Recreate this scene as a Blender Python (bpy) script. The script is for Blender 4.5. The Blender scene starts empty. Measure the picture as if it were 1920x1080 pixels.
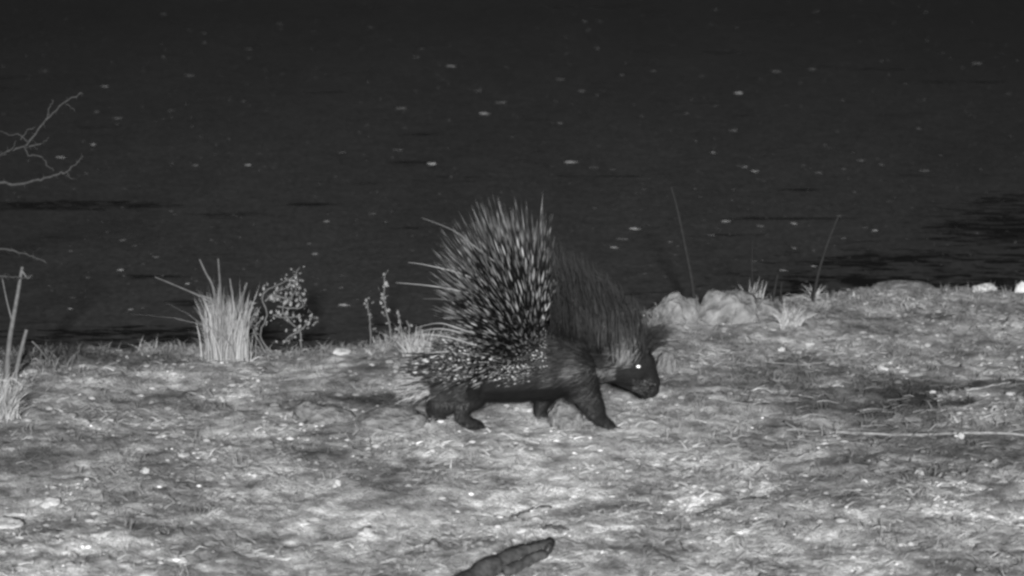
import bpy, bmesh, math, random
import numpy as np
from mathutils import Vector, Matrix, noise

random.seed(11)
rng = np.random.RandomState(5)
S = bpy.context.scene
COL = S.collection

# ------------------------------------------------------------------ camera
PITCH = math.radians(16.0); CAM_H = 2.6; LENS = 100.0
cd = bpy.data.cameras.new('camera'); cam = bpy.data.objects.new('camera', cd); COL.objects.link(cam)
cam.location = (0, 0, CAM_H); cam.rotation_euler = (math.pi/2 - PITCH, 0, 0)
cd.lens = LENS; cd.sensor_width = 36; cd.clip_end = 2000; cd.clip_start = 0.05
cd.dof.use_dof = True; cd.dof.focus_distance = 8.05; cd.dof.aperture_fstop = 4.0
S.camera = cam

# ------------------------------------------------------------------ sky, sun, exposure (night, one lamp from behind the viewer)
SUN_EL = math.radians(19.0); SUN_AZ = math.radians(.6)      # azimuth from straight behind the camera, towards its left
w = bpy.data.worlds.new('World'); S.world = w; w.use_nodes = True
nt = w.node_tree; nt.nodes.clear()
sky = nt.nodes.new('ShaderNodeTexSky'); sky.sky_type = 'NISHITA'; sky.sun_disc = False
sky.sun_elevation = SUN_EL; sky.sun_rotation = math.pi - SUN_AZ
bw = nt.nodes.new('ShaderNodeRGBToBW'); bg = nt.nodes.new('ShaderNodeBackground'); bg.inputs['Strength'].default_value = 0.0018
wo = nt.nodes.new('ShaderNodeOutputWorld')
nt.links.new(sky.outputs[0], bw.inputs[0]); nt.links.new(bw.outputs[0], bg.inputs['Color']); nt.links.new(bg.outputs[0], wo.inputs['Surface'])
sd = bpy.data.lights.new('sun', 'SUN'); sd.energy = 3.0; sd.angle = math.radians(3.0); sd.color = (1, 1, 1)
sun = bpy.data.objects.new('sun', sd); COL.objects.link(sun)
to_sun = Vector((math.sin(SUN_AZ)*math.cos(SUN_EL), -math.cos(SUN_AZ)*math.cos(SUN_EL), math.sin(SUN_EL)))
sun.rotation_euler = to_sun.to_track_quat('Z', 'Y').to_euler()
S.view_settings.view_transform = 'Standard'; S.view_settings.look = 'None'
S.view_settings.exposure = 1.55; S.view_settings.gamma = 1.0; S.view_settings.use_curve_mapping = False
S.render.engine = 'CYCLES'
S.cycles.filter_width = 2.8
S.cycles.max_bounces = 5

# ------------------------------------------------------------------ photo pixel -> point in the world
K = 36.0/LENS/1920
CP, SP = math.cos(PITCH), math.sin(PITCH)
def ray(px, py):
    c = (px-960)*K; d = -(py-540)*K
    return Vector((c, CP + d*SP, -SP + d*CP))
def at_y(px, py, y):
    r = ray(px, py); t = y/r.y
    return Vector((r.x*t, y, CAM_H + r.z*t))
def at_z(px, py, z):
    r = ray(px, py); t = (z-CAM_H)/r.z
    return Vector((r.x*t, r.y*t, z))
Y0 = at_z(960, 800, 0).y
WATER_Z = -0.11
M = 0.00151            # metres per photo pixel at the animal

# ------------------------------------------------------------------ shoreline and terrain height
SH = [(-400, 660), (0, 652), (150, 646), (400, 648), (600, 640), (740, 630), (850, 622), (1000, 606), (1200, 590), (1300, 566), (1450, 566), (1560, 552), (1700, 541), (1920, 534), (2400, 525)]
shp = [at_z(a, b, 0) for a, b in SH]
SHX = np.array([p.x for p in shp]); SHY = np.array([p.y for p in shp])
SHX = np.concatenate([[-400, -6], SHX, [6, 400]]); SHY = np.concatenate([[SHY[0]-3, SHY[0]-.2], SHY, [SHY[-1]+.4, SHY[-1]+8]])
def fbm(x, y, s, o=4, seed=0.0):
    return noise.fractal(Vector((x*s+seed, y*s-seed, seed*.37)), 1.0, 2.0, o)
def sm(a, b, v):
    t = min(1, max(0, (v-a)/(b-a))); return t*t*(3-2*t)
MOUNDS = [(700, 800, .30, .07, .012), (250, 700, .35, .15, .02), (1500, 610, .5, .2, .02), (1750, 580, .5, .25, .02)]
MW = [(at_z(a, b, 0), rx, ry, h) for a, b, rx, ry, h in MOUNDS]
def height(x, y):
    near = abs(x) < 4 and 4.5 < y < 12
    ys = float(np.interp(x, SHX, SHY)) + .05*fbm(x, 3.1, 2.2, 3, 7.3)
    z = 0.0
    if near:
        calm = 1 - .75*math.exp(-(((x+.02)/.5)**2 + ((y-Y0)/.16)**2))
        z += calm*(.026*fbm(x, y, 1.3, 3, 1.7) + .012*fbm(x, y, 6.0, 4, 4.1))
        z += calm*.006*fbm(x, y, 24.0, 2, 9.7)
        for c, rx, ry, hh in MW:
            z += hh*math.exp(-((x-c.x)/rx)**2 - ((y-c.y)/ry)**2)
    else:
        z += .05*fbm(x, y, .5, 3, 1.7)
    drop = sm(ys-.04, ys+.30, y)
    z = z*(1-drop) - .34*drop - .6*sm(ys+.3, ys+3, y)
    if y > 70:
        z += sm(70, 95, y)*3.2 + sm(90, 260, y)*14*(.7+.5*fbm(x, y, .01, 3, 2.0))
    return z
def on_ground(px, py):
    z = 0.0
    for _ in range(4):
        p = at_z(px, py, z); z = height(p.x, p.y)
    return Vector((p.x, p.y, z))

# ------------------------------------------------------------------ materials (everything is neutral grey: infrared picture)
def mat(name, rough=.9, spec=.2):
    m = bpy.data.materials.new(name); m.use_nodes = True
    b = m.node_tree.nodes['Principled BSDF']
    b.inputs['Roughness'].default_value = rough; b.inputs['Specular IOR Level'].default_value = spec
    return m, m.node_tree, b
def N(nt, t, **kw):
    n = nt.nodes.new(t)
    for k, v in kw.items(): setattr(n, k, v)
    return n
def grey(v): return (v, v, v, 1)
def noise_node(nt, scale, detail=5, rough=.6, stretch=None, coord='Object'):
    tc = N(nt, 'ShaderNodeTexCoord'); mp = N(nt, 'ShaderNodeMapping')
    if stretch: mp.inputs['Scale'].default_value = stretch
    n = N(nt, 'ShaderNodeTexNoise'); n.inputs['Scale'].default_value = scale; n.inputs['Detail'].default_value = detail; n.inputs['Roughness'].default_value = rough
    nt.links.new(tc.outputs[coord], mp.inputs[0]); nt.links.new(mp.outputs[0], n.inputs['Vector'])
    return n.outputs['Fac']
def maprange(nt, src, a, b, c, d, smooth=False):
    n = N(nt, 'ShaderNodeMapRange'); n.clamp = True
    if smooth: n.interpolation_type = 'SMOOTHSTEP'
    for i, v in zip((1, 2, 3, 4), (a, b, c, d)): n.inputs[i].default_value = v
    nt.links.new(src, n.inputs[0]); return n.outputs[0]
def mul(nt, a, b, op='MULTIPLY'):
    n = N(nt, 'ShaderNodeMath', operation=op)
    for i, v in enumerate((a, b)):
        if isinstance(v, (int, float)): n.inputs[i].default_value = v
        else: nt.links.new(v, n.inputs[i])
    return n.outputs[0]
def attr(nt, name):
    n = N(nt, 'ShaderNodeAttribute', attribute_name=name); return n.outputs['Fac']
def bump(nt, b, h, dist, strength=1):
    n = N(nt, 'ShaderNodeBump'); n.inputs['Distance'].default_value = dist; n.inputs['Strength'].default_value = strength
    nt.links.new(h, n.inputs['Height']); nt.links.new(n.outputs[0], b.inputs['Normal'])

# ground: dry soil and trampled litter; 'patch' = damp / dry areas plus painted lamp falloff
mg, t, b = mat('dry_soil', .95, .15)
n1 = noise_node(t, 9, 7, .68, (1, .55, 1)); n2 = noise_node(t, 42, 5, .65, (.7, .6, 1)); n3 = noise_node(t, 150, 3, .6)
v = mul(t, maprange(t, n1, .33, .68, .72, 1.28), maprange(t, n2, .33, .70, .60, 1.45))
v = mul(t, v, maprange(t, n3, .3, .7, .82, 1.18))
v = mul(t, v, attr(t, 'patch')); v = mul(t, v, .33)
t.links.new(v, b.inputs['Base Color'])
bump(t, b, mul(t, mul(t, n2, .7), n3, 'ADD'), .012)
MG = mg
# litter / blades: 'tone' per piece
def tone_mat(name, rough=.85, var=None, spec=.2):
    m, t, b = mat(name, rough, spec)
    v = attr(t, 'tone')
    if var: v = mul(t, v, maprange(t, noise_node(t, var[0], 4), .3, .7, 1-var[1], 1+var[1]))
    t.links.new(v, b.inputs['Base Color']); return m
M_LIT = tone_mat('dry_litter'); M_GRASS = tone_mat('dry_grass'); M_HAIR = tone_mat('porcupine_hair', .6, spec=.3)
M_QUILL = tone_mat('banded_quill', .45, spec=.4)
def flat_mat(name, val, rough=.9, var=(30, .3), spec=.2, bd=.0):
    m, t, b = mat(name, rough, spec)
    n = noise_node(t, var[0], 5)
    t.links.new(mul(t, maprange(t, n, .3, .7, 1-var[1], 1+var[1]), val), b.inputs['Base Color'])
    if bd: bump(t, b, n, bd)
    return m
M_STRAW = flat_mat('pale_straw', .17, .9, (40, .5))
M_SKIN = flat_mat('dark_hide', .007, .8, (60, .35), .2, .004)
M_ROCK = flat_mat('pale_stone', .135, .95, (2.3, .6), .1, .03)
M_PEB = flat_mat('pale_pebble', .21, .95, (3, .4), .1, .01)
M_ROCKL = flat_mat('light_stone', .14, .95, (2.3, .4), .1, .03)
M_ROCKP = flat_mat('white_pebble', .34, .9, (3, .45), .25, .003)
M_BARK = flat_mat('dark_bark', .05, .95, (60, .5), .15, .006)
M_BARKP = flat_mat('pale_bark', .034, .9, (90, .4), .15, .002)
M_STEM = flat_mat('dry_stem', .085, .85, (60, .3))
M_STEMD = flat_mat('dull_stem', .013, .85, (60, .3))
M_LEAF = flat_mat('small_leaf', .15, .8, (80, .35))
M_FLB = flat_mat('bright_floating_leaf', .30, .8, (1.5, .6))
M_FLM = flat_mat('grey_floating_leaf', .11, .8, (1.5, .5))
M_FLD = flat_mat('dull_floating_leaf', .06, .8, (1.5, .4))
M_CLAW = flat_mat('claw', .05, .4, (80, .2), .5)

# water: turbid, filmed over; clear dark stretches where the film is broken
mw, t, b = mat('filmed_water', .32, .35)
tc = N(t, 'ShaderNodeTexCoord'); sx = N(t, 'ShaderNodeSeparateXYZ'); t.links.new(tc.outputs['Object'], sx.inputs[0])
film = maprange(t, sx.outputs[1], 8.2, 14.6, .0300, .0068)  # darker with distance: lamp falloff painted into the film colour
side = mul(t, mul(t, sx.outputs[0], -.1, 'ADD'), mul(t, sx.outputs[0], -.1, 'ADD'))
film = mul(t, film, maprange(t, side, 1.0, 6.5, 1.0, .72))  # darker towards the sides: edge of the lamp beam, painted in
film = mul(t, film, maprange(t, noise_node(t, 2.2, 6, .62, (1, .45, 1)), .3, .7, .86, 1.14))
film = mul(t, film, maprange(t, noise_node(t, 16, 5, .7, (.7, 1.0, 1)), .3, .7, .74, 1.26))
film = mul(t, film, maprange(t, noise_node(t, 75, 4, .75, (.7, .45, 1)), .3, .7, .58, 1.42))
streak = noise_node(t, 8.5, 7, .7, (.8, 3.6, 1)); streak2 = noise_node(t, 1.6, 6, .6, (.9, 5.5, 1))
def blob(cx, cy, rx, ry):
    a = mul(t, mul(t, sx.outputs[0], -cx, 'ADD'), 1/rx); bb = mul(t, mul(t, sx.outputs[1], -cy, 'ADD'), 1/ry)
    d = mul(t, mul(t, a, a), mul(t, bb, bb), 'ADD')
    return maprange(t, d, .15, 1.25, 1, 0, True)
P1 = at_z(1800, 500, WATER_Z); P2 = at_z(1900, 425, WATER_Z)
bl = mul(t, mul(t, blob(P1.x-.02, P1.y-.25, 1.05, .62), blob(P2.x+.25, P2.y, .75, .75), 'MAXIMUM'), maprange(t, noise_node(t, 2.6, 3, .5, (1, 2.2, 1)), .3, .62, .55, 1.15))
P3 = at_z(300, 640, WATER_Z); bl = mul(t, bl, mul(t, blob(P3.x, P3.y+.05, .75, .16), .9), 'MAXIMUM')
P4 = at_z(60, 385, WATER_Z); bl = mul(t, bl, mul(t, blob(P4.x, P4.y, .75, .10), 1.0), 'MAXIMUM')
P5 = at_z(850, 335, WATER_Z); bl = mul(t, bl, mul(t, blob(P5.x, P5.y, .25, .12), .5), 'MAXIMUM')
thr = mul(t, streak, mul(t, bl, .235), 'ADD')
dark = maprange(t, thr, .67, .74, 0, 1, True)
dark2 = maprange(t, streak2, .635, .70, 0, .85, True)
dark3 = maprange(t, noise_node(t, 7, 6, .65, (.7, 2.6, 1)), .66, .74, 0, .5, True)
dark2 = mul(t, dark2, dark3, 'MAXIMUM')
dark = mul(t, dark, dark2, 'MAXIMUM')
inv = mul(t, mul(t, dark, -.82), 1.0, 'ADD')
t.links.new(mul(t, film, inv), b.inputs['Base Color'])
t.links.new(maprange(t, dark, 0, 1, .55, .12), b.inputs['Roughness'])
bump(t, b, mul(t, noise_node(t, 14, 4, .6, (1, 1.5, 1)), noise_node(t, 3, 3, .5), 'ADD'), .004, .6)
MWAT = mw
# eye: white colour and gloss stand in for the lamp's glint thrown back
me_, t, b = mat('eye_shine', .32, .5); b.inputs['Base Color'].default_value = grey(.95); b.inputs['Metallic'].default_value = .0
b.inputs['Sheen Weight'].default_value = 0
gl = N(t, 'ShaderNodeBsdfGlossy'); gl.inputs['Roughness'].default_value = .35; gl.inputs['Color'].default_value = grey(.95)
mx = N(t, 'ShaderNodeMixShader'); mx.inputs[0].default_value = .5
t.links.new(b.outputs[0], mx.inputs[1]); t.links.new(gl.outputs[0], mx.inputs[2])
t.links.new(mx.outputs[0], t.nodes['Material Output'].inputs['Surface'])
M_EYE = me_
M_EYED = flat_mat('dark_eyelid', .012, .3, (80, .1), .5)

# ------------------------------------------------------------------ helpers
ORG = {}
def place(o, parent, origin):
    COL.objects.link(o)
    if parent is not None:
        o.parent = parent; po = ORG[parent.name]; o.location = Vector(origin) - po
    else: o.location = origin
    ORG[o.name] = Vector(origin)
    return o
def thing(name, label, cat, loc, group=None):
    o = bpy.data.objects.new(name, None); COL.objects.link(o); o.location = loc; o.empty_display_size = .05
    o['label'] = label; o['category'] = cat
    if group: o['group'] = group
    ORG[o.name] = Vector(loc); return o
def tag(o, label=None, cat=None, group=None, kind=None):
    if label: o['label'] = label
    if cat: o['category'] = cat
    if group: o['group'] = group
    if kind: o['kind'] = kind
    return o
def mesh(name, verts, faces, m, smooth=True, attrs=None):
    me = bpy.data.meshes.new(name); me.from_pydata([tuple(v) for v in verts], [], faces)
    me.materials.append(m)
    if smooth: me.polygons.foreach_set('use_smooth', [True]*len(me.polygons))
    if attrs:
        for k, vals in attrs.items():
            a = me.attributes.new(k, 'FLOAT', 'POINT'); a.data.foreach_set('value', list(vals))
    me.update(); return me
def build(name, verts, faces, m, parent=None, origin=None, smooth=True, attrs=None):
    """verts in world space; stored relative to origin (the parent's origin by default)."""
    if origin is None: origin = ORG[parent.name] if parent is not None else Vector((0, 0, 0))
    origin = Vector(origin)
    vs = [Vector(v)-origin for v in verts]
    o = bpy.data.objects.new(name, mesh(name, vs, faces, m, smooth, attrs))
    return place(o, parent, origin)

class Buf:
    def __init__(s): s.v = []; s.f = []; s.a = []
    def tube(s, pts, rads, n=5, tone=0.0, tones=None, closed=True):
        base = len(s.v); m = len(pts); pts = [Vector(p) for p in pts]
        prev = None
        for i, p in enumerate(pts):
            d = (pts[min(i+1, m-1)] - pts[max(i-1, 0)])
            d = d.normalized() if d.length > 1e-9 else Vector((0, 0, 1))
            if prev is None:
                u = d.orthogonal().normalized()
            else:
                u = (prev - d*prev.dot(d)); u = u.normalized() if u.length > 1e-6 else d.orthogonal().normalized()
            prev = u; w_ = d.cross(u)
            for k in range(n):
                a = 2*math.pi*k/n
                s.v.append(p + (u*math.cos(a) + w_*math.sin(a))*rads[i]); s.a.append(tones[i] if tones else tone)
        for i in range(m-1):
            for k in range(n):
                k2 = (k+1) % n
                s.f.append((base+i*n+k, base+i*n+k2, base+(i+1)*n+k2, base+(i+1)*n+k))
        if closed:
            s.f.append(tuple(base+k for k in range(n))[::-1]); s.f.append(tuple(base+(m-1)*n+k for k in range(n)))
    def blade(s, pts, wid, side, tone, tones=None):
        """ribbon tapering to a point"""
        base = len(s.v); m = len(pts)
        for i, p in enumerate(pts[:-1]):
            f = 1 - .75*i/(m-1)
            s.v.append(p - side*wid*f*.5); s.v.append(p + side*wid*f*.5)
            tn = tones[i] if tones else tone; s.a += [tn, tn]
        s.v.append(pts[-1]); s.a.append(tones[-1] if tones else tone)
        for i in range(m-2):
            s.f.append((base+2*i, base+2*i+1, base+2*i+3, base+2*i+2))
        s.f.append((base+2*(m-2), base+2*(m-2)+1, base+2*(m-1)))
    def obj(s, name, m, parent=None, origin=None, smooth=True):
        return build(name, s.v, s.f, m, parent, origin, smooth, {'tone': s.a})
def rv(s=1.0): return Vector((random.gauss(0, s), random.gauss(0, s), random.gauss(0, s)))

# ------------------------------------------------------------------ ground sheet
def axis(lo, hi, step, out, ratio=1.35):
    core = list(np.arange(lo, hi, step)); a = []; d = step; p = lo
    while p > -out: d *= ratio; p -= d; a.append(p)
    c = []; d = step; p = core[-1]
    while p < out: d *= ratio; p += d; c.append(p)
    return a[::-1] + core + c
xs = axis(-2.1, 2.1, .0105, 500); ys = axis(5.9, 10.4, .0115, 500)
PATCH = [  # px, py, rx, ry, factor : damp or dry ground, and lamp falloff painted into the colour
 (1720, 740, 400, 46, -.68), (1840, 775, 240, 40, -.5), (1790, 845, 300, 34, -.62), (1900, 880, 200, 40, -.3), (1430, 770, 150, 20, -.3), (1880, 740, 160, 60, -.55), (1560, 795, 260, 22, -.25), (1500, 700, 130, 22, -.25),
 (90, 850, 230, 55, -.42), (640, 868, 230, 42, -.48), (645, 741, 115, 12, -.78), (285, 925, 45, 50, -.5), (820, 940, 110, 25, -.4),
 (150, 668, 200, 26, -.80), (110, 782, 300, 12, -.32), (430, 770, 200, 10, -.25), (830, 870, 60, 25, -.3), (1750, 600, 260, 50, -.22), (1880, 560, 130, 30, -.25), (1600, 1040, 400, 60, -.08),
 (1150, 650, 1500, 75, -.30), (400, 735, 700, 45, -.20), (300, 1070, 420, 50, .22), (1220, 1000, 500, 100, .15), (1050, 870, 330, 50, .12), (5, 745, 60, 40, .2), (640, 780, 130, 22, .22),  # broad far darkening and near lightening paint the lamp's falloff
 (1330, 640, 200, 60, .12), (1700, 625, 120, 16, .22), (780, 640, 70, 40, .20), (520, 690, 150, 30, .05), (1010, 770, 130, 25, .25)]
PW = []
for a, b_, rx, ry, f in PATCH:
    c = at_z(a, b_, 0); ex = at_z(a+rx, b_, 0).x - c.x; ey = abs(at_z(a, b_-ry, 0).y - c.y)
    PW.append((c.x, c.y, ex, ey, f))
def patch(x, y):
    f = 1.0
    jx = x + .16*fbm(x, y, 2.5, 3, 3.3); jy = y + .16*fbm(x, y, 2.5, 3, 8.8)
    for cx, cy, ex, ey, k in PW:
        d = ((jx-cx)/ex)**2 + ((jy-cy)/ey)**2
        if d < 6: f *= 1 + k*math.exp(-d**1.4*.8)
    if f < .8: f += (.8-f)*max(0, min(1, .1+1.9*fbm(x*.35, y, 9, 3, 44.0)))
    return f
def field(x, y):
    a = fbm(x*.8, y, 3.2, 3, 5.5); b_ = fbm(x*.5, y, 12.0, 4, 15.5); c = fbm(x*.45, y, 34.0, 2, 25.5)
    return min(1.75, max(.38, (1+.36*a)*(1+.62*b_)*(1+.55*c)))
gv = []; gp = []
for y in ys:
    for x in xs:
        gv.append((x, y, height(x, y)))
        if abs(x) < 2.3 and 5.6 < y < 10.6:
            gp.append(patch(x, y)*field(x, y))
        else: gp.append(.9+.2*fbm(x, y, .8, 3, 5.5))
nx = len(xs); gf = [(j*nx+i, j*nx+i+1, (j+1)*nx+i+1, (j+1)*nx+i) for j in range(len(ys)-1) for i in range(nx-1)]
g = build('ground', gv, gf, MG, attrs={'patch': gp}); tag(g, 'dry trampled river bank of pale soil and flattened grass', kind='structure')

wx = axis(-4, 4, .5, 500); wy = [float(np.interp(0, SHX, SHY))-2.5] + list(np.arange(8.0, 16, .5)) + [20, 30, 50, 70, 100]
wv = [(x, y, WATER_Z) for y in wy for x in wx]; n_ = len(wx)
wf = [(j*n_+i, j*n_+i+1, (j+1)*n_+i+1, (j+1)*n_+i) for j in range(len(wy)-1) for i in range(n_-1)]
wat = build('water', wv, wf, MWAT); tag(wat, 'dark still water filmed over beyond the bank', kind='structure')

# ------------------------------------------------------------------ litter of flattened grass and straw on the bank
B = Buf()
def lay_blade(x, y, big=False):
    sh = float(np.interp(x, SHX, SHY))
    if y > sh+.02: return
    z = height(x, y); a = random.gauss(0, .38) + (math.pi if random.random() < .5 else 0)
    if random.random() < .14: a = random.uniform(0, 6.28)
    L = random.uniform(.012, .05)*(1.5 if big else 1); wd = random.uniform(.0025, .0075)
    d = Vector((math.cos(a), math.sin(a), 0)); s = Vector((-d.y, d.x, random.uniform(-.5, .5))).normalized()
    lift = abs(random.gauss(0, .30)); up = Vector((0, 0, 1))
    p0 = Vector((x, y, z+.001)); p1 = p0 + d*L*.5 + up*L*lift*.5; p2 = p0 + d*L + up*L*lift*.4 + s*random.gauss(0, .1)*L
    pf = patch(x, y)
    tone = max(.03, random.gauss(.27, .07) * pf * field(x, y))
    if random.random() < .012: tone = min(.62, tone*1.8)
    if random.random() < .10: tone *= .6
    B.blade([p0, p1, p2], wd, s, tone)
cnt = 0
while cnt < 44000:
    x = random.uniform(-2.0, 2.0); y = random.uniform(6.0, 10.2)
    if abs(x) > y*.19+.25: continue
    cl = fbm(x, y, 3.0, 3, 12.0)
    if random.random() > .45 + .8*cl: continue
    lay_blade(x, y); cnt += 1

# longer pale straws lying flat, mostly across the dark strip
for _ in range(300):
    px, py = (random.uniform(1330, 2000), random.gauss(775, 60)) if random.random() < .6 else (random.uniform(-60, 1980), random.uniform(650, 1090))
    p = on_ground(px, py)
    if p.y > np.interp(p.x, SHX, SHY): continue
    a = random.gauss(0, .22); L = random.uniform(.03, .10); d = Vector((math.cos(a), math.sin(a), 0)); pts = []
    for i in range(5):
        q = p + d*L*i/4 + Vector((0, random.gauss(0, .0015), 0)); q.z = height(q.x, q.y) + .003 + .003*math.sin(i); pts.append(q)
    B.blade(pts, random.uniform(.002, .0045), Vector((-d.y, d.x, .4)).normalized(), random.choice((.12, .18, .26, .34))*random.uniform(.6, 1.1))
tag(B.obj('flattened_grass', M_LIT), 'flattened dry grass and straw bits covering the bank', 'grass', kind='stuff')
# short upright tufts of stubble, more in the dark strip to the right and along the crest
B = Buf()
def up_blade(bf, p, L, wd, lean, tone, n=4, tones=None):
    a = random.uniform(0, 6.28); s = Vector((math.cos(a), math.sin(a)*.4, 0)).normalized()
    pts = []
    for i in range(n):
        f = i/(n-1); pts.append(p + Vector((lean.x*f*f*L, lean.y*f*f*L, L*f*(1-.25*f*abs(lean.x)))))
    bf.blade(pts, wd, s, tone, tones)
for _ in range(1100):
    r = random.random()
    if r < .18: px, py = random.uniform(1250, 1990), random.gauss(735, 60)
    elif r < .7: px = random.uniform(-60, 1980); py = float(np.interp(px, [a for a, _ in SH], [b for _, b in SH])) + abs(random.gauss(0, 12)) + 4
    else: px, py = random.uniform(-60, 1980), random.uniform(640, 1100)
    p = on_ground(px, py)
    if abs((p.x)/.42)**2 + ((p.y-Y0)/.2)**2 < 1: continue
    if p.y > np.interp(p.x, SHX, SHY): continue
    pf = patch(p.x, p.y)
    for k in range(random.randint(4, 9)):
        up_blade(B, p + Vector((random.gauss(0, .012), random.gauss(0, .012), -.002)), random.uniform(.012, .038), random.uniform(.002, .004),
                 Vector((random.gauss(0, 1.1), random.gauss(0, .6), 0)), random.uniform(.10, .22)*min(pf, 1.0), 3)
tag(B.obj('grass_stubble', M_LIT), 'short upright stubble of dry grass scattered over the bank', 'grass', kind='stuff')

# ------------------------------------------------------------------ stones
def stone_mesh(name, seed, m, sub=4, rough=.34):
    bm = bmesh.new(); bmesh.ops.create_icosphere(bm, subdivisions=sub, radius=1)
    for v in bm.verts:
        d = v.co.copy(); v.co *= 1 + rough*noise.fractal(d*1.1+Vector((seed, 0, 0)), 1, 2, 4) + .045*noise.fractal(d*3.0+Vector((seed, 3, 0)), 1, 2, 3)
    me = bpy.data.meshes.new(name); bm.to_mesh(me); bm.free(); me.materials.append(m)
    me.polygons.foreach_set('use_smooth', [True]*len(me.polygons)); return me
BIG = [ # px centre, py base, half-width px, half-height px, label
 (1268, 600, 46, 56, 'rounded pale stone on the bank crest between the porcupine and the largest crest stone'),
 (1362, 602, 66, 66, 'largest rounded pale stone on the bank crest'),
 (1250, 696, 22, 42, 'small round pale stone right in front of the porcupine snout'),
 (600, 792, 60, 34, 'low broad pale stone lying well behind the porcupine hind legs'),
 (740, 802, 62, 38, 'flat pale stone lying just behind the porcupine hind feet'),
 (1058, 803, 36, 50, 'half-buried round pale stone between the porcupine front legs'),
 (1700, 552, 60, 16, 'long low grey stone on the crest at the right'),
 (1648, 548, 18, 13, 'small grey stone on the crest touching the long low one'),
 (1845, 546, 20, 15, 'small bright stone on the crest near the right edge'),
 (1918, 548, 16, 21, 'pale stone on the crest cut by the right edge'),
 (1440, 590, 36, 32, 'grey weathered stone on the crest beside a grass tuft'),
]
for i, (px, py, hw, hh, lab) in enumerate(BIG):
    p = on_ground(px, py); s = (p-cam.location).length*K*.98
    o = bpy.data.objects.new('stone', stone_mesh('stone', 3.7*i+1, M_ROCKL if i == 2 else M_ROCK if i not in (8, 9) else M_ROCKP))
    COL.objects.link(o); o.location = p + Vector((0, hw*s*.5, 0)); o.scale = (hw*s, hw*s*.8, hh*s*.75)
    o.location.z = p.z - .10*hh*s
    o.scale.z *= 1.15
    o.rotation_euler = (0, 0, random.uniform(-.4, .4)); tag(o, lab, 'stone', 'pale stones on the bank')
PEB = [(95, 945, 17, 9, 'white'), (14, 985, 28, 10, 'white'), (686, 999, 17, 8, 'white'), (1740, 956, 13, 6, 'white'), (1812, 958, 9, 4, 'white'), (1799, 820, 10, 8, 'white'),
 (1724, 890, 9, 7, 'white'), (640, 662, 16, 7, 'white'), (1655, 692, 10, 6, 'white'), (632, 910, 7, 9, 'white'), (450, 887, 11, 6, 'pale'), (1470, 971, 12, 6, 'pale'), (272, 883, 9, 7, 'white'),
 (1570, 722, 12, 3, 'white'), (1475, 995, 16, 9, 'pale'), (1560, 683, 15, 3, 'white'), (1465, 657, 8, 6, 'white'), (1489, 670, 10, 4, 'pale'), (1262, 985, 14, 8, 'pale'), (1340, 926, 12, 5, 'pale'),
 (1412, 1066, 15, 6, 'pale'), (810, 1030, 18, 14, 'pale'), (345, 855, 10, 4, 'white'), (425, 940, 14, 6, 'pale'), (136, 880, 10, 6, 'pale'), (1115, 822, 10, 6, 'pale'), (455, 690, 16, 6, 'pale'), (1370, 925, 18, 3, 'pale'), (1460, 990, 10, 6, 'pale'), (1840, 1030, 15, 8, 'pale'), (1655, 870, 12, 8, 'pale'), (1900, 610, 18, 12, 'pale'), (50, 790, 12, 4, 'white')]
PITEMS = []
PM = {'white': [stone_mesh('pebble', 20+k, M_ROCKP, 3, .6) for k in range(5)], 'pale': [stone_mesh('pebble', 40+k, M_PEB, 3, .6) for k in range(5)]}
PLAB = {0: 'white lump of stone low on the bank, right of the broad one at the edge', 1: 'broad white stone at the left edge low on the bank', 2: 'bright white oval pebble low on the bank below the porcupine hind legs',
        3: 'white flat pebble on the lower right bank, larger of two side by side', 4: 'small white pebble on the lower right bank, smaller of two side by side',
        5: 'round white pebble lying against the long pale straw at the right', 6: 'round white pebble just below the long pale straw at the right', 7: 'white pebble on the far bank crest between the twiggy plant and the porcupine',
        8: 'white pebble on the right bank above the dark grass strip', 9: 'upright narrow white pebble in the dark grass below the flat stone',
        20: 'pale pebble at the bottom edge right of centre', 21: 'pale knobbly pebble left of the dark broken branch', 31: 'pale pebble near the right edge under the bank crest', 32: 'small white pebble beside the bright tuft at the left edge'}
for i, (px, py, hw, hh, c) in enumerate(PEB):
    p = on_ground(px, py); s = (p-cam.location).length*K
    o = bpy.data.objects.new('pebble', random.choice(PM[c])); COL.objects.link(o)
    o.location = p + Vector((0, 0, hh*s*.15)); o.scale = (hw*s, max(hw*s*.8, .008), hh*s*.95); o.rotation_euler = (0, 0, random.uniform(-.5, .5))
    PITEMS.append((o, px, py, c, i))
    if i in PLAB: tag(o, PLAB[i], 'pebble', 'pebbles scattered over the bank')
    else:
        side = 'left part of the bank' if px < 760 else ('middle of the bank' if px < 1420 else 'right part of the bank')
        tag(o, 'small %s pebble lying among dry grass on the %s' % (c, side), 'pebble', 'small %s pebbles on the %s' % (c, side))
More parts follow.
